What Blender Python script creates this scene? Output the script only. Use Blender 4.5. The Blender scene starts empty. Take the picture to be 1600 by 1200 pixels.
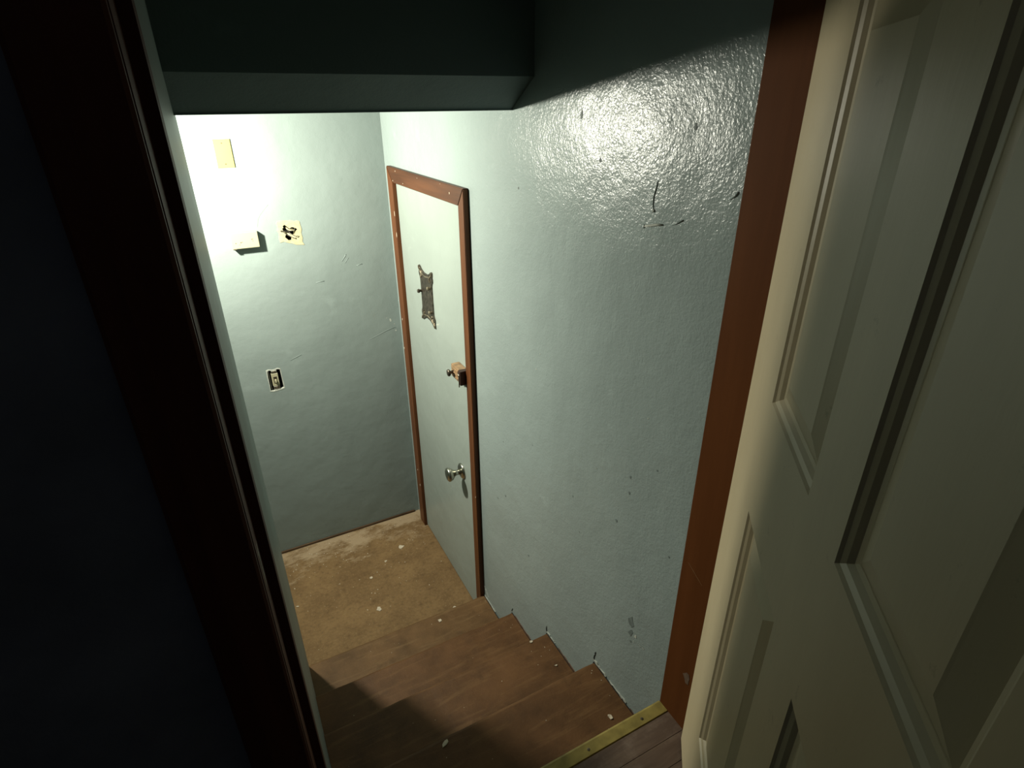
import bpy, bmesh, math, random
from mathutils import Vector, Matrix
random.seed(7)
S = bpy.context.scene
COL = S.collection

# ---------------------------------------------------------------- camera
F_PX = 893.288
YAW, PITCH, ROLL = 0.4818, 0.45737, -0.00876
CAM = Vector((-0.8408, 0.0, 2.37647))
fw = Vector((math.sin(YAW)*math.cos(PITCH), math.cos(YAW)*math.cos(PITCH), -math.sin(PITCH)))
rt = Vector((math.cos(YAW), -math.sin(YAW), 0.0)); up = rt.cross(fw)
c_, s_ = math.cos(ROLL), math.sin(ROLL)
R_, U_ = rt*c_ + up*s_, up*c_ - rt*s_
cd = bpy.data.cameras.new('camera'); cam = bpy.data.objects.new('camera', cd); COL.objects.link(cam)
cd.sensor_fit = 'HORIZONTAL'; cd.sensor_width = 36.0; cd.lens = F_PX/1600*36.0; cd.clip_start = 0.02
M3 = Matrix((R_, U_, -fw)).transposed()
cam.matrix_world = Matrix.Translation(CAM) @ M3.to_4x4()
S.camera = cam

# ---------------------------------------------------------------- light
w = bpy.data.worlds.new('world'); S.world = w; w.use_nodes = True
w.node_tree.nodes['Background'].inputs[0].default_value = (0.72, 0.86, 1.0, 1)
w.node_tree.nodes['Background'].inputs[1].default_value = 0.028
LAMP = Vector((-1.10, 2.43, 2.262))
ld = bpy.data.lights.new('bulb_light', 'POINT'); ld.energy = 50.0; ld.color = (1.0, 0.97, 0.82)
ld.shadow_soft_size = 0.032
lo = bpy.data.objects.new('bulb_light', ld); COL.objects.link(lo); lo.location = LAMP
# extra spot added at the bulb to throw more light towards the landing corner
sd = bpy.data.lights.new('added_beam', 'SPOT'); sd.energy = 152.0; sd.color = (1.0, 0.97, 0.82)
sd.shadow_soft_size = 0.032; sd.spot_size = math.pi; sd.spot_blend = 1.0
so = bpy.data.objects.new('added_beam', sd); COL.objects.link(so); so.location = LAMP
so.rotation_euler = Vector((.85, .16, -.52)).to_track_quat('-Z', 'Y').to_euler()
S.view_settings.view_transform = 'Standard'; S.view_settings.look = 'None'
S.view_settings.gamma = 1.0; S.view_settings.use_curve_mapping = False
S.view_settings.exposure = 0.0

# ---------------------------------------------------------------- materials
class NT:
    def __init__(s, name):
        s.m = bpy.data.materials.new(name); s.m.use_nodes = True
        s.t = s.m.node_tree; s.b = s.t.nodes['Principled BSDF']
        s.tc = s.t.nodes.new('ShaderNodeTexCoord'); s.geo = s.t.nodes.new('ShaderNodeNewGeometry')
        s.pos = s.geo.outputs['Position']
    def mapv(s, sc, src=None):
        n = s.t.nodes.new('ShaderNodeMapping'); n.inputs['Scale'].default_value = sc
        s.t.links.new(src or s.pos, n.inputs['Vector']); return n.outputs[0]
    def noise(s, scale, detail=3, rough=.5, vec=None, dist=0.0):
        n = s.t.nodes.new('ShaderNodeTexNoise'); n.inputs['Scale'].default_value = scale
        n.inputs['Detail'].default_value = detail; n.inputs['Roughness'].default_value = rough
        n.inputs['Distortion'].default_value = dist
        s.t.links.new(vec or s.pos, n.inputs['Vector']); return n.outputs[0]
    def ramp(s, fac, stops):
        n = s.t.nodes.new('ShaderNodeValToRGB'); e = n.color_ramp.elements
        while len(e) < len(stops): e.new(.5)
        for i, (p, c) in enumerate(stops):
            e[i].position = p; e[i].color = (*c, 1) if len(c) == 3 else c
        s.t.links.new(fac, n.inputs[0]); return n.outputs[0]
    def mix(s, fac, a, b, mode='MIX'):
        n = s.t.nodes.new('ShaderNodeMix'); n.data_type = 'RGBA'; n.blend_type = mode
        for v, k in ((fac, 0), (a, 6), (b, 7)):
            if isinstance(v, (int, float)): n.inputs[k].default_value = v
            elif isinstance(v, tuple): n.inputs[k].default_value = (*v, 1)
            else: s.t.links.new(v, n.inputs[k])
        return n.outputs[2]
    def math(s, op, a, b=0.0):
        n = s.t.nodes.new('ShaderNodeMath'); n.operation = op
        for v, k in ((a, 0), (b, 1)):
            if isinstance(v, (int, float)): n.inputs[k].default_value = v
            else: s.t.links.new(v, n.inputs[k])
        return n.outputs[0]
    def bump(s, h, strength, dist, prev=None):
        n = s.t.nodes.new('ShaderNodeBump'); n.inputs['Strength'].default_value = strength
        n.inputs['Distance'].default_value = dist
        s.t.links.new(h, n.inputs['Height'])
        if prev is not None: s.t.links.new(prev, n.inputs['Normal'])
        return n.outputs[0]
    def done(s, col=None, rough=None, nrm=None, metal=0.0, spec=None):
        for v, k in ((col, 'Base Color'), (rough, 'Roughness')):
            if v is None: continue
            if isinstance(v, (int, float)): s.b.inputs[k].default_value = v
            elif isinstance(v, tuple): s.b.inputs[k].default_value = (*v, 1)
            else: s.t.links.new(v, s.b.inputs[k])
        if nrm is not None: s.t.links.new(nrm, s.b.inputs['Normal'])
        s.b.inputs['Metallic'].default_value = metal
        if spec is not None: s.b.inputs['Specular IOR Level'].default_value = spec
        return s.m

def simple(name, col, rough=.6, metal=0.0, var=.12, scale=40, bump=.15):
    n = NT(name); a = n.noise(scale, 3)
    c = n.ramp(a, [(.3, tuple(max(0, x*(1-var*2)) for x in col)), (.7, tuple(min(1, x*(1+var)) for x in col))])
    return n.done(c, rough, n.bump(n.noise(scale*4, 2), bump, .001), metal)

WALLC = (0.20, 0.242, 0.236)
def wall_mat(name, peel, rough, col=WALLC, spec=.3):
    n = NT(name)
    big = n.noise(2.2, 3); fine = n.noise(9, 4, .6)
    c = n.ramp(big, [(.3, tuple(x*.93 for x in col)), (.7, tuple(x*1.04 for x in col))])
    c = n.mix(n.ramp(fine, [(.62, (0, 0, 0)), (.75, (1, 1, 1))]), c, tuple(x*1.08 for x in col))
    # orange-peel stipple of rolled gloss paint
    h1 = n.noise(150, 2, .55, dist=.6); h2 = n.noise(60, 2, .5)
    nr = n.bump(n.noise(5, 3), .35, .02)
    nr = n.bump(h2, peel*.6, .004, nr)
    nr = n.bump(h1, peel, .003, nr)
    return n.done(c, rough, nr, spec=spec)
M = {}
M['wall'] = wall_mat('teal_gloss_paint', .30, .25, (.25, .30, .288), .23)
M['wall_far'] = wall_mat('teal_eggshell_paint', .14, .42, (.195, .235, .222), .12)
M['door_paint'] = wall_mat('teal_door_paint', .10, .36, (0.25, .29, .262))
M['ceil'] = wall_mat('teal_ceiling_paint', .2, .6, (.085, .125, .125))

def wood_paint(name, dark, light, rough, axis=2, grain=30, chips=None, spec=.35):
    n = NT(name); sc = [1, 1, 1]; sc[axis] = .06
    g = n.noise(grain, 5, .6, n.mapv(tuple(sc)), .3)
    c = n.ramp(g, [(.3, dark), (.7, light)])
    if chips:
        c = n.mix(n.ramp(n.noise(45, 4, .7), [(.66, (0, 0, 0)), (.72, (1, 1, 1))]), c, chips)
    return n.done(c, rough, n.bump(g, .25, .002), spec=spec)
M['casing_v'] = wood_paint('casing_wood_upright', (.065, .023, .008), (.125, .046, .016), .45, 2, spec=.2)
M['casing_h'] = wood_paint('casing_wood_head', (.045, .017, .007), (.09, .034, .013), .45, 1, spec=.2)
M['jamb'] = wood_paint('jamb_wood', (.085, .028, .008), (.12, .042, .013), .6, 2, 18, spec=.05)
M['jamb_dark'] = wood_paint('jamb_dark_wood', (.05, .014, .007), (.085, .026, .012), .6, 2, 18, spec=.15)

def tread_mat(name, base, hi, sc=(.12, 1, 1)):
    n = NT(name)
    st = n.noise(34, 6, .7, n.mapv(sc), .4); blot = n.noise(6, 5, .65); fine = n.noise(140, 3, .7)
    c = n.ramp(blot, [(.3, tuple(x*.6 for x in base)), (.72, tuple(x*1.2 for x in base))])
    c = n.mix(n.ramp(st, [(.52, (0, 0, 0)), (.72, (.55, .55, .55))]), c, hi)
    c = n.mix(n.ramp(fine, [(.64, (0, 0, 0)), (.76, (.5, .5, .5))]), c, tuple(x*1.25 for x in hi))
    c = n.mix(n.ramp(n.noise(11, 4, .7), [(.58, (0, 0, 0)), (.7, (.5, .5, .5))]), c, tuple(x*.5 for x in base))
    return n.done(c, .55, n.bump(n.math('ADD', st, fine), .4, .002), spec=.15)
M['tread'] = tread_mat('worn_brown_tread', (.108, .052, .020), (.18, .098, .040))
M['tread_dusty'] = tread_mat('dusty_brown_tread', (.125, .069, .029), (.20, .125, .058))
M['riser'] = tread_mat('brown_riser', (.09, .055, .03), (.15, .09, .05))
# landing: brown board, dusty pale powder near the far wall
n = NT('dusty_landing')
sep = n.t.nodes.new('ShaderNodeSeparateXYZ'); n.t.links.new(n.pos, sep.inputs[0])
blot = n.noise(5, 5, .65); fine = n.noise(120, 4, .75); mid = n.noise(18, 5, .7)
c = n.ramp(blot, [(.3, (.118, .070, .030)), (.74, (.215, .135, .060))])
c = n.mix(n.ramp(fine, [(.50, (0, 0, 0)), (.66, (.7, .7, .7))]), c, (.25, .168, .088))
c = n.mix(n.ramp(n.noise(60, 4, .8), [(.52, (0, 0, 0)), (.66, (.6, .6, .6))]), c, (.07, .04, .017))
c = n.mix(n.ramp(mid, [(.56, (0, 0, 0)), (.68, (.45, .45, .45))]), c, (.075, .042, .018))
edge = n.math('SUBTRACT', sep.outputs[1], 2.60)
edge = n.math('MULTIPLY', edge, 3.2)
edge = n.math('ADD', edge, n.math('MULTIPLY', n.math('SUBTRACT', n.noise(9, 6, .75, n.mapv((.6, 1.2, 1))), .5), 3.6))
mask = n.ramp(edge, [(.45, (0, 0, 0)), (1.0, (.62, .62, .62))])
c = n.mix(mask, c, (.40, .31, .20))
M['landing'] = n.done(c, .75, n.bump(n.math('ADD', fine, mid), .5, .0025), spec=.15)
# upper floor boards
n = NT('worn_floorboards')
g = n.noise(40, 5, .65, n.mapv((.08, 1, 1)), .4)
c = n.ramp(g, [(.3, (.07, .042, .028)), (.7, (.15, .10, .07))])
c = n.mix(n.ramp(n.noise(14, 4, .7), [(.5, (0, 0, 0)), (.7, (.6, .6, .6))]), c, (.21, .155, .12))
M['plank'] = n.done(c, .5, n.bump(g, .3, .002))
# white panelled door
n = NT('grubby_cream_door')
c = n.ramp(n.noise(5, 4, .6, n.mapv((1, 1, .4))), [(.3, (.45, .375, .235)), (.7, (.54, .455, .29))])
c = n.mix(n.ramp(n.noise(26, 5, .75), [(.64, (0, 0, 0)), (.74, (.6, .6, .6))]), c, (.25, .20, .12))
M['cream_door'] = n.done(c, .42, n.bump(n.noise(60, 3, .6, n.mapv((1, 1, .2))), .25, .0012))
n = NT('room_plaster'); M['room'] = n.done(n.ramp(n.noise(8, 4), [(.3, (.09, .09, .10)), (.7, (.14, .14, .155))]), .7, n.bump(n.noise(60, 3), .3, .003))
M['plaster'] = simple('bare_cream_plaster', (.36, .33, .20), .85, 0, .10, 60, .5)
M['cream'] = simple('cream_plastic', (.32, .30, .195), .35, 0, .03, 8, .02)
M['yellow'] = simple('yellowed_plastic', (.29, .24, .085), .3, 0, .03, 8, .02)
M['black'] = simple('black_gap', (.006, .006, .005), .9)
M['steel'] = simple('dull_steel', (.55, .53, .45), .35, 1.0, .1, 60, .2)
M['screw'] = simple('dark_screw', (.16, .13, .09), .4, .8)
M['zinc'] = simple('galvanised_box', (.50, .50, .46), .45, .8, .15, 50, .3)
M['iron'] = simple('tarnished_metal', (.13, .11, .085), .38, .85, .3, 70, .6)
M['ironlt'] = simple('rubbed_metal_edge', (.42, .36, .26), .35, .85, .3, 70, .6)
M['knob'] = simple('satin_nickel', (.50, .49, .42), .22, 1.0, .06, 20, .03)
M['tan'] = simple('tan_painted_lock', (.28, .175, .09), .4, .1, .2, 60, .4)
M['darkbrown'] = simple('dark_brown_metal', (.045, .022, .015), .45, .3)
M['brass'] = simple('yellow_brass_strip', (.33, .255, .07), .42, .25, .15, 30, .2)
M['wire'] = simple('dark_wire', (.05, .045, .035), .5)
M['chip'] = simple('white_paint_chip', (.50, .43, .32), .7)
M['chipbrown'] = simple('brown_chip', (.12, .06, .03), .7)
M['wallchip'] = simple('pale_chipped_plaster', (.40, .42, .37), .8)
M['scuff'] = simple('dark_scuff', (.14, .17, .16), .7)
M['glasswhite'] = simple('porcelain', (.75, .73, .68), .3)

# ---------------------------------------------------------------- helpers
def link(name, me, mat, parent=None):
    o = bpy.data.objects.new(name, me); COL.objects.link(o)
    if mat is not None: me.materials.append(M[mat] if isinstance(mat, str) else mat)
    if parent is not None: o.parent = parent
    return o
def obj(name, bm, mat, parent=None, smooth=False):
    me = bpy.data.meshes.new(name); bmesh.ops.recalc_face_normals(bm, faces=bm.faces[:]); bm.to_mesh(me); bm.free()
    if smooth:
        for f in me.polygons: f.use_smooth = True
    return link(name, me, mat, parent)
def tag(o, label=None, cat=None, group=None, kind=None):
    if label: o['label'] = label
    if cat: o['category'] = cat
    if group: o['group'] = group
    if kind: o['kind'] = kind
    return o
def empty(name, loc=(0, 0, 0)):
    o = bpy.data.objects.new(name, None); COL.objects.link(o); o.location = loc; o.empty_display_size = .05
    return o
class Th:      # thing rooted at loc; parts are given in world coordinates
    pass
def add_box(bm, a, b, bev=0.0, seg=2):
    r = bmesh.ops.create_cube(bm, size=1.0)
    vs = r['verts']
    for v in vs:
        v.co = Vector([(a[i]+b[i])/2 + v.co[i]*(b[i]-a[i]) for i in range(3)])
    if bev:
        es = list({e for v in vs for e in v.link_edges})
        bmesh.ops.bevel(bm, geom=es, offset=bev, segments=seg, affect='EDGES', profile=.6)
def box(name, a, b, mat, parent=None, bev=0.0):
    a2 = [min(a[i], b[i]) for i in range(3)]; b2 = [max(a[i], b[i]) for i in range(3)]
    bm = bmesh.new(); add_box(bm, a2, b2, bev)
    return obj(name, bm, mat, parent)
def prism(bm, pts, off):          # closed 3D outline extruded by vector off
    off = Vector(off); A = [bm.verts.new(Vector(p)) for p in pts]; B = [bm.verts.new(Vector(p)+off) for p in pts]
    n = len(pts); bm.faces.new(A); bm.faces.new(B[::-1])
    for i in range(n): bm.faces.new((A[i], B[i], B[(i+1) % n], A[(i+1) % n]))
def lathe(bm, prof, org, axis, seg=24):      # prof: (distance along axis, radius)
    org = Vector(org); ax = Vector(axis).normalized()
    u = ax.orthogonal().normalized(); v = ax.cross(u)
    rings = []
    for d, r in prof:
        rings.append([bm.verts.new(org+ax*d+(u*math.cos(2*math.pi*k/seg)+v*math.sin(2*math.pi*k/seg))*max(r, 1e-5)) for k in range(seg)])
    for a, b in zip(rings, rings[1:]):
        for k in range(seg): bm.faces.new((a[k], a[(k+1) % seg], b[(k+1) % seg], b[k]))
    bm.faces.new(rings[0]); bm.faces.new(rings[-1][::-1])
def tube(bm, pts, r, seg=6, taper=False):
    pts = [Vector(p) for p in pts]; rings = []
    for i, p in enumerate(pts):
        t = (pts[min(i+1, len(pts)-1)]-pts[max(i-1, 0)]).normalized()
        u = t.cross(Vector((.3, .5, .81))).normalized(); v = t.cross(u)
        rr = r*(.35+.65*math.sin(math.pi*(i+.5)/len(pts))) if taper else r
        rings.append([bm.verts.new(p+(u*math.cos(2*math.pi*k/seg)+v*math.sin(2*math.pi*k/seg))*rr) for k in range(seg)])
    for a, b in zip(rings, rings[1:]):
        for k in range(seg): bm.faces.new((a[k], a[(k+1) % seg], b[(k+1) % seg], b[k]))
    bm.faces.new(rings[0]); bm.faces.new(rings[-1][::-1])
def blob(bm, c, r, sx=1, sy=1, sz=1, sub=1, jit=.25):
    rr = bmesh.ops.create_icosphere(bm, subdivisions=sub, radius=1.0)
    for v in rr['verts']:
        k = 1+random.uniform(-jit, jit)
        v.co = Vector((c[0]+v.co.x*r*sx*k, c[1]+v.co.y*r*sy*k, c[2]+v.co.z*r*sz*k))
def flake(bm, c, nrm, r, th, asp=1.0, rot=0.0, n=9, jit=.3):
    """irregular thin flake lying on a surface"""
    nrm = Vector(nrm).normalized(); u = Vector((0, 0, 1)) if abs(nrm.z) < .7 else Vector((1, 0, 0))
    u = (u-nrm*u.dot(nrm)).normalized(); v = nrm.cross(u); pts = []
    for k in range(n):
        a = 2*math.pi*k/n; rr = r*(1+random.uniform(-jit, jit))
        x, y = rr*math.cos(a)*asp, rr*math.sin(a)
        x, y = x*math.cos(rot)-y*math.sin(rot), x*math.sin(rot)+y*math.cos(rot)
        pts.append(Vector(c)+u*x+v*y)
    prism(bm, pts, nrm*th)

# dimensions taken from the perspective of the photograph (metres, landing = 0)
YF = 2.931            # far wall
HT = 3.30             # top of stair hall
RISE = .1751; ZF = .8755
NOSE = [1.930, 1.6256, 1.3330, 1.0336, .735]
XL = -.852            # left wall of the flight
LEFT = -2.30          # left end of the landing

# ---------------------------------------------------------------- structure
def wall_grid_x(name, x0, x1, z0, z1, y, th, holes, mat):
    """far wall with its front at y, thickness th behind, real rectangular openings"""
    xs = sorted({x0, x1, *[h[0] for h in holes], *[h[1] for h in holes]})
    zs = sorted({z0, z1, *[h[2] for h in holes], *[h[3] for h in holes]})
    bm = bmesh.new(); vf = {}; vb = {}
    inh = lambda cx, cz: any(h[0] < cx < h[1] and h[2] < cz < h[3] for h in holes)
    def V(d, i, j, yy):
        if (i, j) not in d: d[(i, j)] = bm.verts.new((xs[i], yy, zs[j]))
        return d[(i, j)]
    nx, nz = len(xs)-1, len(zs)-1
    solid = lambda i, j: 0 <= i < nx and 0 <= j < nz and not inh((xs[i]+xs[i+1])/2, (zs[j]+zs[j+1])/2)
    for i in range(nx):
        for j in range(nz):
            if not solid(i, j): continue
            q = [(i, j), (i+1, j), (i+1, j+1), (i, j+1)]
            bm.faces.new([V(vf, *k, y) for k in q]); bm.faces.new([V(vb, *k, y+th) for k in q][::-1])
            for (a, b, ni, nj) in ((q[0], q[1], i, j-1), (q[1], q[2], i+1, j), (q[2], q[3], i, j+1), (q[3], q[0], i-1, j)):
                if not solid(ni, nj):
                    bm.faces.new([V(vf, *a, y), V(vb, *a, y+th), V(vb, *b, y+th), V(vf, *b, y)])
    return obj(name, bm, mat)
HOLE_J = (-.529, -.455, 1.794, 1.872)
HOLE_S = (-.722, -.655, 1.040, 1.160)
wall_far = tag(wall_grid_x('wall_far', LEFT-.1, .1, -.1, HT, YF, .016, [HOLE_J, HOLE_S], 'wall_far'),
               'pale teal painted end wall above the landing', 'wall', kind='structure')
tag(box('wall_far_backing', (LEFT-.1, YF+.075, -.1), (.1, YF+.12, HT), 'black', wall_far), None)

wall_right = tag(box('wall_right', (0, .62, -.1), (.1, YF, HT), 'wall'),
                 'long glossy teal painted wall beside the stairs', 'wall', kind='structure')
bm = bmesh.new()                                 # left wall of the flight, a little out of parallel
prism(bm, [(-.8551, .735, -.1), (-.8487, 1.921, -.1), (-.96, 1.921, -.1), (-.96, .735, -.1)], (0, 0, HT+.1))
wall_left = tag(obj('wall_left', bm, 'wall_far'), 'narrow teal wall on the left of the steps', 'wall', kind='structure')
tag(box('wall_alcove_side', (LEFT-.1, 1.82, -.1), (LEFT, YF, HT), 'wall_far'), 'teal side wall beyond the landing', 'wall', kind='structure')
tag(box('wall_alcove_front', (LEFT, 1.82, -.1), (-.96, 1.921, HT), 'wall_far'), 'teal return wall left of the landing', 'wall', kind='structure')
floor_l = tag(box('floor', (LEFT, 1.88, -.06), (0, YF, 0), 'landing'), 'dusty brown landing at the foot of the steps', 'floor', kind='structure')
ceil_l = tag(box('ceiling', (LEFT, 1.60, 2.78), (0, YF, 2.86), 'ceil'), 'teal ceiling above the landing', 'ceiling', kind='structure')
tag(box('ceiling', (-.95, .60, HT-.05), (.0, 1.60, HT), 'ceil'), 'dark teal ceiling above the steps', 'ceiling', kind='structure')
bm = bmesh.new()                                 # dropped header across the flight
prism(bm, [(-.8535, 1.467, HT-.05), (-.8535, 1.467, 2.437), (-.8535, 1.592, 2.361), (-.8535, 1.606, 2.361), (-.8535, 1.606, HT-.05)], (.8535, 0, 0))
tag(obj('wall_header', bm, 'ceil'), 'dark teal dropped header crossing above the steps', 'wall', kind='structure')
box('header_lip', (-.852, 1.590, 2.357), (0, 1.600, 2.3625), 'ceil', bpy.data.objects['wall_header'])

# thin dusty skirting strip at the foot of the far wall
bm = bmesh.new(); add_box(bm, (LEFT, YF-.009, 0), (-.03, YF, .016), .003, 1)
tag(obj('baseboard_far', bm, 'riser'), 'thin dark strip at the foot of the end wall', 'baseboard', kind='structure')

# ---------------------------------------------------------------- staircase
st = tag(empty('staircase', (-.43, 1.33, 0)), 'worn brown painted steps going down to the landing', 'stairs', kind='structure')
st_inv = (0.43, -1.33, 0)
def child(o, root):
    o.parent = root; o.matrix_parent_inverse = Matrix.Translation(-Vector(root.location)); return o
def tread(y0, y1, zt, mat='tread'):           # y0 nose (far), y1 back (near)
    prof = []
    r = .012; th = .026
    for k in range(7):
        a = -math.pi/2 + math.pi*k/6
        prof.append((y0-r+math.cos(a)*r, zt-th/2+math.sin(a)*th/2))
    prof += [(y1, zt), (y1, zt-th)]
    bm = bmesh.new(); nx = 28; rows = []
    for i in range(nx+1):
        x = -.8515+(.8515-.005)*i/nx; wob = random.uniform(-.0012, .0012)
        rows.append([bm.verts.new((x, y+(wob if j < 7 else 0), z+(wob*.4 if j < 7 else 0))) for j, (y, z) in enumerate(prof)])
    for a, b in zip(rows, rows[1:]):
        for j in range(len(prof)): bm.faces.new((a[j], a[(j+1) % len(prof)], b[(j+1) % len(prof)], b[j]))
    bm.faces.new(rows[0]); bm.faces.new(rows[-1][::-1])
    return child(obj('tread', bm, mat), st)
for k in range(4):
    tread(NOSE[k], NOSE[k+1]-.03, RISE*(k+1), 'tread_dusty' if k == 0 else 'tread')
for k in range(5):
    z0 = RISE*k; z1 = RISE*(k+1)-.026 if k < 4 else ZF-.03
    y = NOSE[k]-.022
    child(box('riser', (-.8515, y-.016, z0), (-.005, y, z1), 'riser'), st)
# the ragged dark gap between treads and the wall
for k in range(4):
    z = RISE*(k+1); bm = bmesh.new()
    add_box(bm, (-.0052, NOSE[k+1]-.02, z-.02), (-.0002, NOSE[k]-.001, z-.003))
    child(obj('wall_gap', bm, 'black'), st)
def sliver(pts, w_, mat, parent, name='plaster_chip'):
    """ragged flake strip on the right wall, pts (y,z)"""
    bm = bmesh.new(); a = []; b = []
    for i, (y, z) in enumerate(pts):
        e = w_*random.uniform(.08, 1.0)*(0.4 if i in (0, len(pts)-1) else 1)
        a.append((-.0003, y, z-e/2)); b.append((-.0003, y, z+e/2))
    prism(bm, a+b[::-1], (-.0022, 0, 0))
    return obj(name, bm, mat, parent)
def lin(a, b, n, j=.003):
    return [(a[0]+(b[0]-a[0])*i/n+random.uniform(-j, j), a[1]+(b[1]-a[1])*i/n+random.uniform(-j, j)) for i in range(n+1)]
Z = [RISE*i for i in range(6)]
for a, b, w_, m_ in [((1.035, Z[4]+.006), (.965, Z[4]+.004), .014, 'wallchip'), ((.95, Z[4]+.004), (.86, Z[4]+.003), .010, 'wallchip'),
                     ((1.035, Z[4]+.012), (1.028, Z[4]+.045), .012, 'scuff'), ((1.33, Z[3]+.006), (1.27, Z[3]+.004), .010, 'wallchip'),
                     ((1.335, Z[3]+.005), (1.335, Z[3]+.03), .008, 'wallchip'), ((1.25, Z[3]+.003), (1.12, Z[3]+.002), .006, 'chipbrown'),
                     ((1.63, Z[2]+.003), (1.62, Z[2]+.025), .010, 'scuff'), ((1.60, Z[2]+.003), (1.45, Z[2]+.002), .009, 'chipbrown'),
                     ((1.93, Z[1]+.004), (1.80, Z[1]+.004), .012, 'wallchip'), ((1.915, .24), (1.87, .20), .006, 'wallchip'),
                     ((.84, Z[4]+.002), (.78, Z[4]+.002), .005, 'chipbrown')]:
    sliver(lin(a, b, 11, .0022), w_, m_, wall_right)

# ---------------------------------------------------------------- upper floor
upper = tag(box('floor', (-2.6, -1.6, ZF-.09), (1.6, .700, ZF-.022), 'riser'), 'worn wooden upper floor at the doorway', 'floor', kind='structure')
y = .699; k = 0
while y > -.10:
    yy = y-.0575
    if k == 0: x0, x1 = -1.3, .0
    bm = bmesh.new()
    add_box(bm, (-1.15+.13*(k % 3), yy+.0003, ZF-.022), (.0 if y > .61 else .9, y-.0003, ZF), .0008, 1)
    obj('plank', bm, 'plank', upper); y = yy; k += 1
tag(box('floor', (-.86, .700, ZF-.05), (-.0, NOSE[4]-.004, ZF-.004), 'tread'), 'top step edge under the metal strip', 'floor', kind='structure')
# metal nosing strip
strip = tag(empty('threshold_strip', (-.43, .717, ZF)), 'dull yellow metal strip screwed to the top step edge', 'threshold strip')
bm = bmesh.new()
prism(bm, [(-.856, .6995, ZF-.0035), (-.856, .7015, ZF+.0018), (-.856, .731, ZF+.0022), (-.856, .7365, ZF-.001), (-.856, .7365, ZF-.016), (-.856, .7345, ZF-.016), (-.856, .7345, ZF-.0035)], (.854, 0, 0))
child(obj('strip_plate', bm, 'brass'), strip)
for x in (-.079, -.253, -.43, -.61, -.78):
    bm = bmesh.new(); lathe(bm, [(0, .0042), (.0007, .0042), (.0012, .002)], (x, .7155, ZF+.0019), (0, 0, 1), 12)
    child(obj('screw', bm, 'screw'), strip)

# ---------------------------------------------------------------- near door frame
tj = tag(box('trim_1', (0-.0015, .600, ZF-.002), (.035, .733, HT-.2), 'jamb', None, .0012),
         'reddish brown door jamb on the right of the doorway', 'trim', kind='structure')
bm = bmesh.new(); flake(bm, (-.0016, .660, 1.06), (-1, 0, 0), .011, .0006, 1.5, .2)
obj('worn_patch', bm, M['plank'], tj)
bm = bmesh.new(); tube(bm, [(-.0016, .715-.05*i/6, 1.40-.03*i/6) for i in range(7)], .0006, 5, True)
obj('scratch', bm, 'tan', tj)
# left jamb + casing (dark side of the doorway)
bm = bmesh.new()
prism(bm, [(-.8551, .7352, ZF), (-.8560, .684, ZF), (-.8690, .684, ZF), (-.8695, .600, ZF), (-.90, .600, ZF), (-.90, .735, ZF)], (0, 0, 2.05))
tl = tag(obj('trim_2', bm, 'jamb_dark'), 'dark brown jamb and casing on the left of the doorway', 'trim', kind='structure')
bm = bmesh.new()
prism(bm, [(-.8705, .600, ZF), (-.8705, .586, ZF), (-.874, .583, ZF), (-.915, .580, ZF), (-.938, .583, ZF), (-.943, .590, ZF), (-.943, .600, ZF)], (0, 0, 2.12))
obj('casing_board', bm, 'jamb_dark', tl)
bm = bmesh.new()
add_box(bm, (-.8705, .628, 1.815), (-.8690, .660, 1.875), .0006, 1)
obj('strike_plate', bm, 'iron', tl)
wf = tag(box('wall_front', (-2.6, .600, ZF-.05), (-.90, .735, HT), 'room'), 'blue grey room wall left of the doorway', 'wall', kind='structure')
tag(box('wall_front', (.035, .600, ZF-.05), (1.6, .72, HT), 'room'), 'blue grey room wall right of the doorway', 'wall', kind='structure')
tag(box('wall_front', (-.90, .600, ZF+2.05), (.035, .735, HT), 'room'), 'blue grey wall above the doorway', 'wall', kind='structure')

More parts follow.
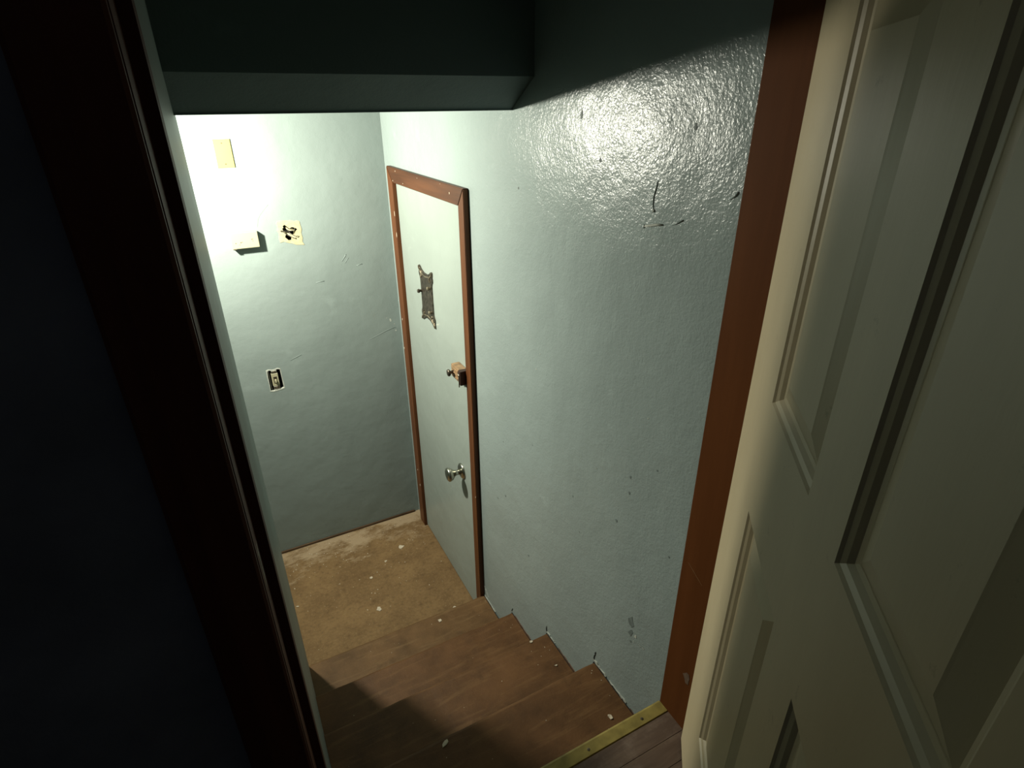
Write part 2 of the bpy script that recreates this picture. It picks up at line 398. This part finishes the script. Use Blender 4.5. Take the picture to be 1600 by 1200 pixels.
# ---------------------------------------------------------------- near panelled door
TH = math.radians(90-40.5)
dd = Vector((-math.cos(TH), -math.sin(TH), 0)); nn = Vector((-math.sin(TH), math.cos(TH), 0))   # along leaf, face normal
HP = Vector((.0, .600, 0)) + nn*.035 + dd*.002
def D(s, d, z): return HP + dd*s + nn*d + Vector((0, 0, ZF+z))
DW, DH, Z0 = .850, 2.03, .012
panels = []
for (a, b) in ((.165, .400), (.510, .745)):
    for (c, e) in ((.272, .882), (1.088, 1.62), (1.74, 1.92)):
        panels.append((a, b, c, e))
door2 = tag(empty('door_2', (0, .6, ZF)), 'open cream panelled door at the right edge', 'door', kind='structure')
bm = bmesh.new()
def quad(pts): bm.faces.new([bm.verts.new(p) for p in pts])
for side in (0, 1):
    d0 = 0.0 if side == 0 else -.035
    sg = 1 if side == 0 else -1
    xs = [0, .165, .400, .510, .745, DW]; zs = [Z0, .272, .882, 1.088, 1.62, 1.74, 1.92, DH]
    for i in range(5):
        for j in range(7):
            if (i in (1, 3)) and (j in (1, 3, 5)): continue
            quad([D(xs[i], d0, zs[j]), D(xs[i+1], d0, zs[j]), D(xs[i+1], d0, zs[j+1]), D(xs[i], d0, zs[j+1])])
    for (a, b, c, e) in panels:
        # sticking profile: (inset, depth)
        prof = [(0, 0), (.003, -.0035), (.009, -.0065), (.014, -.0115), (.020, -.0125), (.024, -.0115)]
        for (i0, p0), (i1, p1) in zip(prof, prof[1:]):
            A = [(a+i0, c+i0), (b-i0, c+i0), (b-i0, e-i0), (a+i0, e-i0)]
            B = [(a+i1, c+i1), (b-i1, c+i1), (b-i1, e-i1), (a+i1, e-i1)]
            for k in range(4):
                l = (k+1) % 4
                quad([D(A[k][0], d0+sg*p0, A[k][1]), D(A[l][0], d0+sg*p0, A[l][1]), D(B[l][0], d0+sg*p1, B[l][1]), D(B[k][0], d0+sg*p1, B[k][1])])
# edges
for s in (0, DW): quad([D(s, 0, Z0), D(s, -.035, Z0), D(s, -.035, DH), D(s, 0, DH)])
for z in (Z0, DH): quad([D(0, 0, z), D(DW, 0, z), D(DW, -.035, z), D(0, -.035, z)])
bmesh.ops.remove_doubles(bm, verts=bm.verts[:], dist=.0002)
fr = child(obj('door_frame', bm, 'cream_door'), door2)
for (a, b, c, e) in panels:      # raised field of each panel, front and back
    bm = bmesh.new()
    def ring(i, d): return [bm.verts.new(D(*p)) for p in ((a+i, d, c+i), (b-i, d, c+i), (b-i, d, e-i), (a+i, d, e-i))]
    R = [ring(.0235, -.0235), ring(.0235, -.0125), ring(.024, -.0117), ring(.050, -.0045), ring(.053, -.0035)]
    for p, q in zip(R, R[1:]):
        for k in range(4): bm.faces.new((p[k], p[(k+1) % 4], q[(k+1) % 4], q[k]))
    bm.faces.new(R[0]); bm.faces.new(R[-1][::-1])
    child(obj('panel', bm, 'cream_door'), door2)
for z in (.22, 1.02, 1.82):
    bm = bmesh.new(); lathe(bm, [(0, .005), (.088, .005)], (-.002, .594, ZF+z), (0, 0, 1), 12)
    child(obj('hinge', bm, 'iron'), door2)

# ---------------------------------------------------------------- far door in the right wall
door1 = tag(empty('door_1', (0, 2.37, 0)), 'flat teal painted door at the landing in brown casing', 'door', kind='structure')
DX = -.005
leaf = child(box('door_leaf', (DX, 1.982, .012), (.0, 2.758, 2.038), 'door_paint', None, .001), door1)
child(box('door_gap', (-.0012, 1.966, .0), (-.0002, 2.776, 2.052), 'black'), door1)
cas = tag(empty('trim_3', (0, 2.37, 0)), 'chipped brown wooden casing around the flat teal door', 'trim', kind='structure')
def board(name, pts, off, mat):
    bm = bmesh.new(); prism(bm, pts, off)
    bmesh.ops.bevel(bm, geom=bm.edges[:], offset=.0022, segments=2, affect='EDGES')
    return child(obj(name, bm, mat), cas)
TX = -.021
# uprights and mitred head
board('side_casing', [(-.0002, 1.925, 0), (-.0002, 1.977, 0), (-.0002, 1.977, 2.044), (-.0002, 1.925, 2.108)], (TX, 0, 0), 'casing_v')
board('side_casing', [(-.0002, 2.762, 0), (-.0002, 2.840, 0), (-.0002, 2.840, 2.112), (-.0002, 2.762, 2.044)], (TX, 0, 0), 'casing_v')
board('head_casing', [(-.0002, 1.9265, 2.1085), (-.0002, 1.9785, 2.0445), (-.0002, 2.7605, 2.0445), (-.0002, 2.838, 2.113)], (TX, 0, 0), 'casing_h')
# paint nibbled off the casing
for (x, y, z, r, asp) in [(TX, 2.772, 1.90, .006, 3.5), (TX, 2.770, 1.80, .005, 4), (TX, 2.815, 1.35, .007, 1.6), (TX, 2.83, 1.18, .007, 1.3),
                          (TX, 2.80, .40, .007, 1.2), (TX, 2.78, .30, .006, 2), (TX, 2.60, 2.056, .005, .5), (TX, 2.40, 2.098, .005, .4),
                          (TX, 2.05, 2.08, .005, 1.2), (TX, 2.75, 2.054, .006, .6), (TX, 1.93, .78, .004, 1.8), (TX, 2.14, 2.103, .004, .4), (TX, 2.70, 2.10, .004, 1)]:
    bm = bmesh.new(); flake(bm, (x-.0004, y, z), (-1, 0, 0), r*.6, .0008, asp, random.uniform(-.2, .2))
    child(obj('paint_chip', bm, 'chip'), cas)
# --- ornate metal backplate
gp = child(empty('grille_plate', (DX, 2.425, 1.580)), door1)
tag(gp, 'dark tarnished metal backplate with scalloped corners')
def rel(o, root):      # parts placed relative to a nested empty
    o.parent = root; return o
q = []
# quarter outline (y half width, z half height), going clockwise
quarter = [(.000, .108), (.018, .108), (.032, .111), (.044, .115), (.056, .120), (.066, .127), (.078, .132), (.087, .128), (.086, .117), (.081, .108), (.086, .099), (.085, .088), (.077, .078), (.072, .066), (.072, .035), (.072, 0)]
out = quarter + [(y_, -z_) for y_, z_ in quarter[::-1][1:]] + [(-y_, -z_) for y_, z_ in quarter[1:]] + [(-y_, z_) for y_, z_ in quarter[::-1][1:-1]]
bm = bmesh.new(); prism(bm, [(0, y_, z_) for y_, z_ in out], (-.006, 0, 0))
o = obj('backplate', bm, 'iron', gp)
for sy in (-1, 1):
    for sz in (-1, 1):
        bm = bmesh.new()
        pts = [(.082, .128), (.080, .117), (.072, .110), (.062, .107), (.054, .099), (.050, .088), (.054, .080), (.061, .084)]
        tube(bm, [(-.007, sy*a, sz*b) for a, b in pts], .0032, 6)
        obj('scroll', bm, 'ironlt', gp)
for sz in (-1, 1):
    bm = bmesh.new(); tube(bm, [(-.0065, a, sz*(.093+.008*abs(a)/.05)) for a in [x*.01 for x in range(-5, 6)]], .0026, 6)
    obj('bead', bm, 'ironlt', gp)
for y_, z_, l in ((.066, .012, .020), (-.050, .052, .014), (-.050, -.062, .014)):
    bm = bmesh.new(); lathe(bm, [(0, .0065), (l*.5, .006), (l*.6, .0095), (l, .0085), (l+.002, .004)], (-.005, y_, z_), (-1, 0, 0), 12)
    obj('bolt', bm, 'iron' if l > .015 else 'ironlt', gp)
# --- rim lock
rl = child(empty('rim_lock', (DX, 2.022, 1.358)), door1)
tag(rl, 'tan painted rim lock with dark thumb turn and torn keeper')
bm = bmesh.new(); add_box(bm, (-.038, -.018, -.029), (0, .062, .029), .004)
obj('lock_case', bm, 'tan', rl)
for z_ in (-.018, 0, .018):
    bm = bmesh.new(); add_box(bm, (-.041, -.012, z_-.003), (-.037, .055, z_+.003), .0012, 1); obj('rib', bm, 'tan', rl)
bm = bmesh.new(); lathe(bm, [(0, .009), (.006, .008), (.015, .006), (.018, .013), (.023, .016), (.028, .014), (.030, .007)], (-.036, .038, -.002), (-1, 0, 0), 18)
obj('thumb_turn', bm, 'iron', rl, True)
bm = bmesh.new(); add_box(bm, (-.041, -.044, -.034), (-.004, -.020, .030), .003)
obj('keeper', bm, 'darkbrown', rl)
bm = bmesh.new(); tube(bm, [(-.0425, -.026, .02), (-.043, -.034, .012), (-.0425, -.034, -.015), (-.042, -.030, -.044)], .0028, 6)
obj('bent_metal_strip', bm, 'steel', rl)
bm = bmesh.new(); add_box(bm, (-.012, -.042, -.052), (-.002, -.022, -.033), .002); obj('screw_tab', bm, 'darkbrown', rl)
# --- door knob
kb = child(empty('door_knob', (DX, 2.118, .803)), door1); kb.scale = (1.15, 1.2, 1.2)
bm = bmesh.new(); lathe(bm, [(0, .033), (.004, .0325), (.009, .026), (.011, .014)], (0, 0, 0), (-1, 0, 0), 32); obj('rose', bm, 'knob', kb, True)
bm = bmesh.new(); lathe(bm, [(.010, .012), (.026, .0105), (.034, .012), (.042, .019), (.050, .0255), (.058, .0285), (.064, .0275), (.068, .022), (.070, .012), (.0705, .004)], (0, 0, 0), (-1, 0, 0), 32)
obj('knob', bm, 'knob', kb, True)
tag(kb, 'round satin metal door knob')

# ---------------------------------------------------------------- fittings on the end wall
# yellow blank plate (upper left)
pl = tag(empty('wall_plate', (-.705, YF, 2.1885)), 'yellowed blank plate high on the end wall', 'wall plate')
bm = bmesh.new(); add_box(bm, (-.035, -.0055, -.0575), (.035, 0, .0575), .002, 2); obj('cover', bm, 'yellow', pl)
for z_ in (-.042, .042):
    bm = bmesh.new(); lathe(bm, [(0, .0028), (.001, .0028)], (0, -.0055, z_), (0, -1, 0), 10); obj('screw', bm, 'screw', pl)
# cream wall box with its shadow
wb = tag(empty('wall_box', (-.695, YF, 1.822)), 'shallow cream plastic box below the yellowed plate', 'wall box')
bm = bmesh.new(); add_box(bm, (-.058, -.034, -.036), (.058, -.006, .036), .0025, 2); obj('cover', bm, 'cream', wb)
bm = bmesh.new(); add_box(bm, (-.052, -.006, -.031), (.052, 0, .031)); obj('base', bm, 'cream', wb)
bm = bmesh.new(); add_box(bm, (-.055, -.034, -.040), (-.040, -.020, -.035), .001, 1); obj('catch', bm, 'screw', wb)
for (x, z_, r) in ((-.040, -.010, .0022), (-.018, -.008, .0028), (-.012, -.007, .002), (.030, .002, .0024), (.033, -.006, .0018), (.034, .004, .0018), (-.024, -.018, .0018)):
    bm = bmesh.new(); flake(bm, (x, -.034, z_), (0, -1, 0), r, .0006, .7); obj('vent_hole', bm, 'screw', wb)
# hole with bare plaster and loose wires
jb = tag(empty('junction_hole', (-.491, YF, 1.832)), 'torn hole with loose wires in square of bare cream plaster', 'wall hole')
oc = [(-.056, .046), (-.050, .056), (-.030, .058), (-.005, .055), (.010, .056), (.028, .049), (.038, .052), (.050, .047), (.052, .030), (.055, .010), (.050, -.008), (.053, -.030), (.049, -.050), (.057, -.066),
      (.040, -.064), (.020, -.062), (.004, -.054), (-.015, -.049), (-.035, -.040), (-.052, -.044), (-.055, -.020), (-.050, 0), (-.057, .012), (-.052, .030)]
N = len(oc); ic = []
for k, (x, z_) in enumerate(oc):
    a = math.atan2(z_, x); r = .0265*(1+.35*math.sin(3*a+.8)+.14*math.sin(7*a)+random.uniform(-.1, .1))
    ic.append((r*math.cos(a)*1.05-.002, r*math.sin(a)*1.1+.002))
bm = bmesh.new()
O0 = [bm.verts.new((x, -.0006, z_)) for x, z_ in oc]; O1 = [bm.verts.new((x*.985, -.0016, z_*.985)) for x, z_ in oc]
I1 = [bm.verts.new((x, -.0022, z_)) for x, z_ in ic]; I0 = [bm.verts.new((x*1.02, .014, z_*1.02)) for x, z_ in ic]
for A, B in ((O0, O1), (O1, I1), (I1, I0)):
    for k in range(N): bm.faces.new((A[k], A[(k+1) % N], B[(k+1) % N], B[k]))
obj('bare_plaster', bm, 'plaster', jb)
bm = bmesh.new(); add_box(bm, (-.044, .045, -.050), (.042, .07, .050)); obj('cavity_back', bm, 'black', jb)
for pts, wd in (([(-.018, .012, .022), (-.004, .004, .012), (.012, .002, .010), (.024, .010, .002)], .006), ([(-.020, .010, -.004), (-.004, .002, -.010), (.010, .002, -.022)], .0065),
                ([(.022, .010, .012), (.016, .001, -.004), (.024, .006, -.020)], .005)):
    bm = bmesh.new(); a = [Vector(p)+Vector((0, 0, wd*random.uniform(.5, 1))) for p in pts]; b = [Vector(p)-Vector((0, 0, wd*random.uniform(.5, 1))) for p in pts]
    prism(bm, a+b[::-1], (0, .002, 0)); obj('paper_flap', bm, 'plaster', jb)
for pts in ([(-.034, -.004, .010), (-.020, -.006, -.006), (0, -.010, -.020), (.018, -.006, -.030), (.028, .004, -.026)],
            [(-.040, -.003, .012), (-.024, -.004, .008), (-.002, .002, .006), (.020, -.006, .008), (.024, -.006, .020)],
            [(-.010, .010, .006), (.004, -.006, -.008), (.022, -.010, -.020), (.032, -.006, -.018)]):
    bm = bmesh.new(); tube(bm, pts, .0015, 6); obj('wire', bm, 'wire', jb)
bm = bmesh.new(); blob(bm, (-.039, -.003, .009), .004); obj('wire_nut', bm, 'wire', jb)
bm = bmesh.new(); add_box(bm, (-.016, .012, .012), (.020, .02, .034), .003, 1); obj('old_bracket', bm, 'ironlt', jb)
# uncovered switch
sw = tag(empty('light_switch', (-.6885, YF, 1.100)), 'uncovered switch in ragged rectangular cut-out, low on end wall', 'light switch')
bm = bmesh.new()
for a, b in (((-.0335, .012, -.060), (-.031, .058, .060)), ((.031, .012, -.060), (.0335, .058, .060)), ((-.031, .012, -.060), (.031, .058, -.0575)), ((-.031, .012, .0575), (.031, .058, .060)), ((-.031, .056, -.0575), (.031, .058, .0575))):
    add_box(bm, a, b)
obj('metal_box', bm, 'black', sw)
bm = bmesh.new(); tube(bm, [(-.026, .002, .050), (-.0255, .002, -.050)], .0013, 6); obj('box_edge', bm, 'steel', sw)
bm = bmesh.new(); add_box(bm, (-.016, -.001, -.054), (.016, .0015, -.034), .002, 1); obj('yoke_ear', bm, 'steel', sw)
bm = bmesh.new(); add_box(bm, (-.014, -.001, .034), (.014, .0015, .052), .002, 1); obj('yoke_ear', bm, 'steel', sw)
bm = bmesh.new(); add_box(bm, (-.0165, -.002, -.034), (.0165, .030, .036), .002, 1); obj('switch_body', bm, 'cream', sw)
bm = bmesh.new(); add_box(bm, (-.0085, -.0032, -.019), (.0085, -.0018, .019), .0006, 1); obj('toggle_slot', bm, 'iron', sw)
bm = bmesh.new(); add_box(bm, (-.005, -.015, -.012), (.005, -.003, .004), .002, 2); obj('toggle', bm, 'cream', sw)
for z_ in (-.045, .045):
    bm = bmesh.new(); lathe(bm, [(0, .004), (.0015, .003)], (0, -.001, z_), (0, -1, 0), 10); obj('screw', bm, 'screw', sw)
bm = bmesh.new()
lip = [(-.036, .060), (-.024, .064), (-.008, .059), (.008, .060), (.020, .063), (.034, .058), (.035, .02), (.037, -.02), (.038, -.058), (.02, -.062), (0, -.064), (-.02, -.065), (-.036, -.062), (-.035, -.02), (-.037, .02)]
inn = [(-.030, .052), (-.022, .057), (-.008, .052), (.008, .053), (.018, .057), (.030, .053), (.0315, .02), (.032, -.02), (.033, -.052), (.02, -.055), (0, -.058), (-.02, -.060), (-.033, -.056), (-.032, -.02), (-.0325, .02)]
A = [bm.verts.new((x, -.0004, z_)) for x, z_ in lip]; B = [bm.verts.new((x*.98, -.0012, z_*.98)) for x, z_ in lip]; C_ = [bm.verts.new((x, -.0012, z_)) for x, z_ in inn]; E_ = [bm.verts.new((x, .010, z_)) for x, z_ in inn]
for P, Q in ((A, B), (B, C_), (C_, E_)):
    for k in range(len(lip)): bm.faces.new((P[k], P[(k+1) % len(lip)], Q[(k+1) % len(lip)], Q[k]))
obj('ragged_edge', bm, 'wallchip', sw)

# ---------------------------------------------------------------- marks in the walls
def mark_r(name, y, z, r, mat, asp=1.0, rot=0.0, th=.0006, jit=.3):
    bm = bmesh.new(); flake(bm, (-.0002, y, z), (-1, 0, 0), r, th, asp, rot, 8, jit); return obj(name, bm, mat, wall_right)
for y, z, r, asp in [(1.241, 2.349, .0045, 2.2), (.866, 2.334, .003, 2.6), (1.157, 2.256, .0045, 1), (.986, 1.327, .004, 1.2), (.945, 1.449, .004, 1.2), (.947, 1.499, .003, 1.6), (.854, 1.576, .003, 1),
                     (1.744, .894, .006, .7), (1.672, .952, .005, 1), (1.481, .794, .004, 1), (1.556, 2.15, .004, .7), (.778, 1.365, .003, 1), (1.202, 1.266, .003, 1)]:
    mark_r('nail_hole', y, z, r, 'scuff', asp)
def groove(name, pts, r, mat):
    bm = bmesh.new(); tube(bm, [(0.0, y, z) for y, z in pts], r, 6, True); return obj(name, bm, mat, wall_right, True)
groove('gouge', [(.953, 2.230), (.957, 2.215), (.962, 2.198), (.962, 2.182), (.957, 2.170)], .0022, 'wall')
groove('gouge', [(.984, 2.134), (.965, 2.138), (.945, 2.143), (.925, 2.146)], .0032, 'wallchip')
groove('gouge', [(.900, 2.150), (.885, 2.156), (.868, 2.164)], .0024, 'wall')
groove('gouge', [(.760, 2.218), (.748, 2.226), (.742, 2.232)], .0028, 'wall')
bm = bmesh.new(); blob(bm, (-.001, .957, 2.170), .004, .6); obj('paint_lump', bm, 'wallchip', wall_right)
bm = bmesh.new(); blob(bm, (-.001, .984, 2.134), .0045, .6); obj('paint_lump', bm, 'wall', wall_right)
for y, z, r, m_, asp in [(.884, 1.035, .011, 'scuff', 1.5), (.880, .995, .008, 'scuff', 1.6), (.874, .965, .005, 'scuff', 1), (.858, 1.00, .004, 'wallchip', 2.0), (.836, .985, .004, 'wallchip', .5), (.822, .99, .003, 'wallchip', 1.2), (.862, .975, .003, 'wallchip', .6)]:
    mark_r('scuff', y, z, r, m_, asp, random.uniform(-.5, .5), .0005, .5)
for _ in range(12):
    y = random.uniform(.80, 1.8); z = random.uniform(1.0, 1.7)
    mark_r('speck', y, z, random.uniform(.0012, .0025), random.choice(['scuff', 'wallchip']))
def mark_f(name, x, z, r, mat, asp=1.0, rot=0.0, th=.0006):
    bm = bmesh.new(); flake(bm, (x, YF+.0002, z), (0, -1, 0), r, th, asp, rot, 8, .35); return obj(name, bm, mat, wall_far)
for x, z, r, m_, asp in [(-.22, 2.052, .006, 'wall_far', 1), (-.055, 1.315, .005, 'wallchip', 1.8), (-.035, 1.29, .003, 'wallchip', .7), (-.075, 1.33, .003, 'wallchip', .6), (-.03, 1.25, .004, 'wallchip', 1)]:
    mark_f('chip', x, z, r, m_, asp, random.uniform(0, 1))
for pts, r in (([(-.565, 1.964), (-.585, 1.945), (-.605, 1.925), (-.619, 1.905), (-.628, 1.87)], .0009), ([(-.27, 1.665), (-.25, 1.69), (-.245, 1.70)], .0022), ([(-.255, 1.655), (-.235, 1.68)], .0018),
               ([(-.20, 1.635), (-.17, 1.64)], .002), ([(-.41, 1.575), (-.37, 1.578)], .002), ([(-.60, 1.19), (-.56, 1.205), (-.54, 1.21)], .0018), ([(-.18, 1.225), (-.08, 1.26), (-.03, 1.27)], .0016)):
    bm = bmesh.new(); tube(bm, [(x, YF+.0002, z) for x, z in pts], r, 6, True); obj('crack' if r < .001 else 'ridge', bm, 'scuff' if r < .001 else 'wall_far', wall_far, True)

# ---------------------------------------------------------------- loose paint chips on landing and steps
CH = [(-.463, 2.250, 0, .013, 'largest white paint chip, alone in the middle of the landing'),
      (-.213, 2.645, 0, .016, 'oval white paint chip on the landing nearest the end wall'),
      (-.835, 2.469, 0, .008, 'white paint chip at the left edge of the landing'),
      (-.328, 2.575, 0, .008, 'thin curled pale chip in middle of the landing behind the largest one'),
      (-.439, 2.487, 0, .008, 'small white crumb on the landing behind the largest chip'),
      (-.111, 2.071, 0, .011, 'white paint chip beside the first step by the right wall'),
      (-.383, 1.749, 1, .005, 'tiny white chip on the lowest tread'),
      (-.254, 1.880, 1, .010, 'flat tan chip on the lowest tread edge'),
      (-.077, 1.322, 3, .006, 'pale crumb on third tread nose beside the right wall'),
      (-.046, 1.190, 3, .006, 'pale crumb deep on the third tread beside the right wall'),
      (-.544, 1.010, 4, .011, 'triangular pale chip near the nose of the highest tread'),
      (-.790, .990, 4, .012, 'grey white chip at the left end of the highest tread'),
      (-.070, .850, 4, .008, 'thin pale sliver by the yellow metal strip')]
for x, y, k, r, lab in CH:
    z = RISE*k
    bm = bmesh.new(); asp = random.uniform(.6, 1.3)
    pts = []
    n_ = 8; rot = random.uniform(0, 3)
    for j in range(n_):
        a = 2*math.pi*j/n_; rr = r*(1+random.uniform(-.35, .3))
        X, Y = rr*math.cos(a), rr*math.sin(a)*asp*.8
        pts.append((x+X*math.cos(rot)-Y*math.sin(rot), y+X*math.sin(rot)+Y*math.cos(rot), z+.0002))
    prism(bm, pts, (0, 0, .0016))
    for v in bm.verts:
        if v.co.z > z+.001: v.co.z += random.uniform(0, .0022)
    tag(obj('paint_chip', bm, 'chip'), lab, 'paint chip', 'paint chips on the landing and steps')
bm = bmesh.new()
for _ in range(150):
    x = random.uniform(-.84, -.04); y = 2.05+.86*math.sqrt(random.random()); r = random.choice([.0012, .0015, .002, .003])
    blob(bm, (x, y, r*.3), r, 1, 1, .4, 1, .3)
for _ in range(60):
    k = random.randint(1, 4); x = -.84*random.random()**1.6-.01; y = random.uniform(NOSE[k]+.02, NOSE[k-1]-.02) if k < 5 else 1
    r = random.choice([.0010, .0013, .0018]); blob(bm, (x, y, RISE*k+r*.3), r, 1, 1, .4, 1, .3)
tag(obj('plaster_crumbs', bm, 'chip'), 'fine pale plaster crumbs scattered over landing and steps', 'crumbs', kind='stuff')

# ---------------------------------------------------------------- lamp of the landing (round the left corner)
pd = tag(empty('pendant_lamp', (LAMP.x, LAMP.y, 2.78)), 'bare bulb hanging over the left of the landing', 'lamp')
bm = bmesh.new(); lathe(bm, [(0, .045), (.012, .042), (.02, .012)], (0, 0, 0), (0, 0, -1), 20); obj('ceiling_rose', bm, 'glasswhite', pd)
bm = bmesh.new(); tube(bm, [(0, 0, -.015), (.001, 0, -.20), (0, 0, -.41)], .003, 8); obj('cord', bm, 'wire', pd)
bm = bmesh.new(); lathe(bm, [(0, .010), (.01, .019), (.05, .020), (.055, .014), (.068, .013)], (0, 0, -.405), (0, 0, -1), 20); obj('lamp_holder', bm, 'glasswhite', pd)
for l_ in (lo, so): l_.parent = pd; l_.location = LAMP - Vector(pd.location)
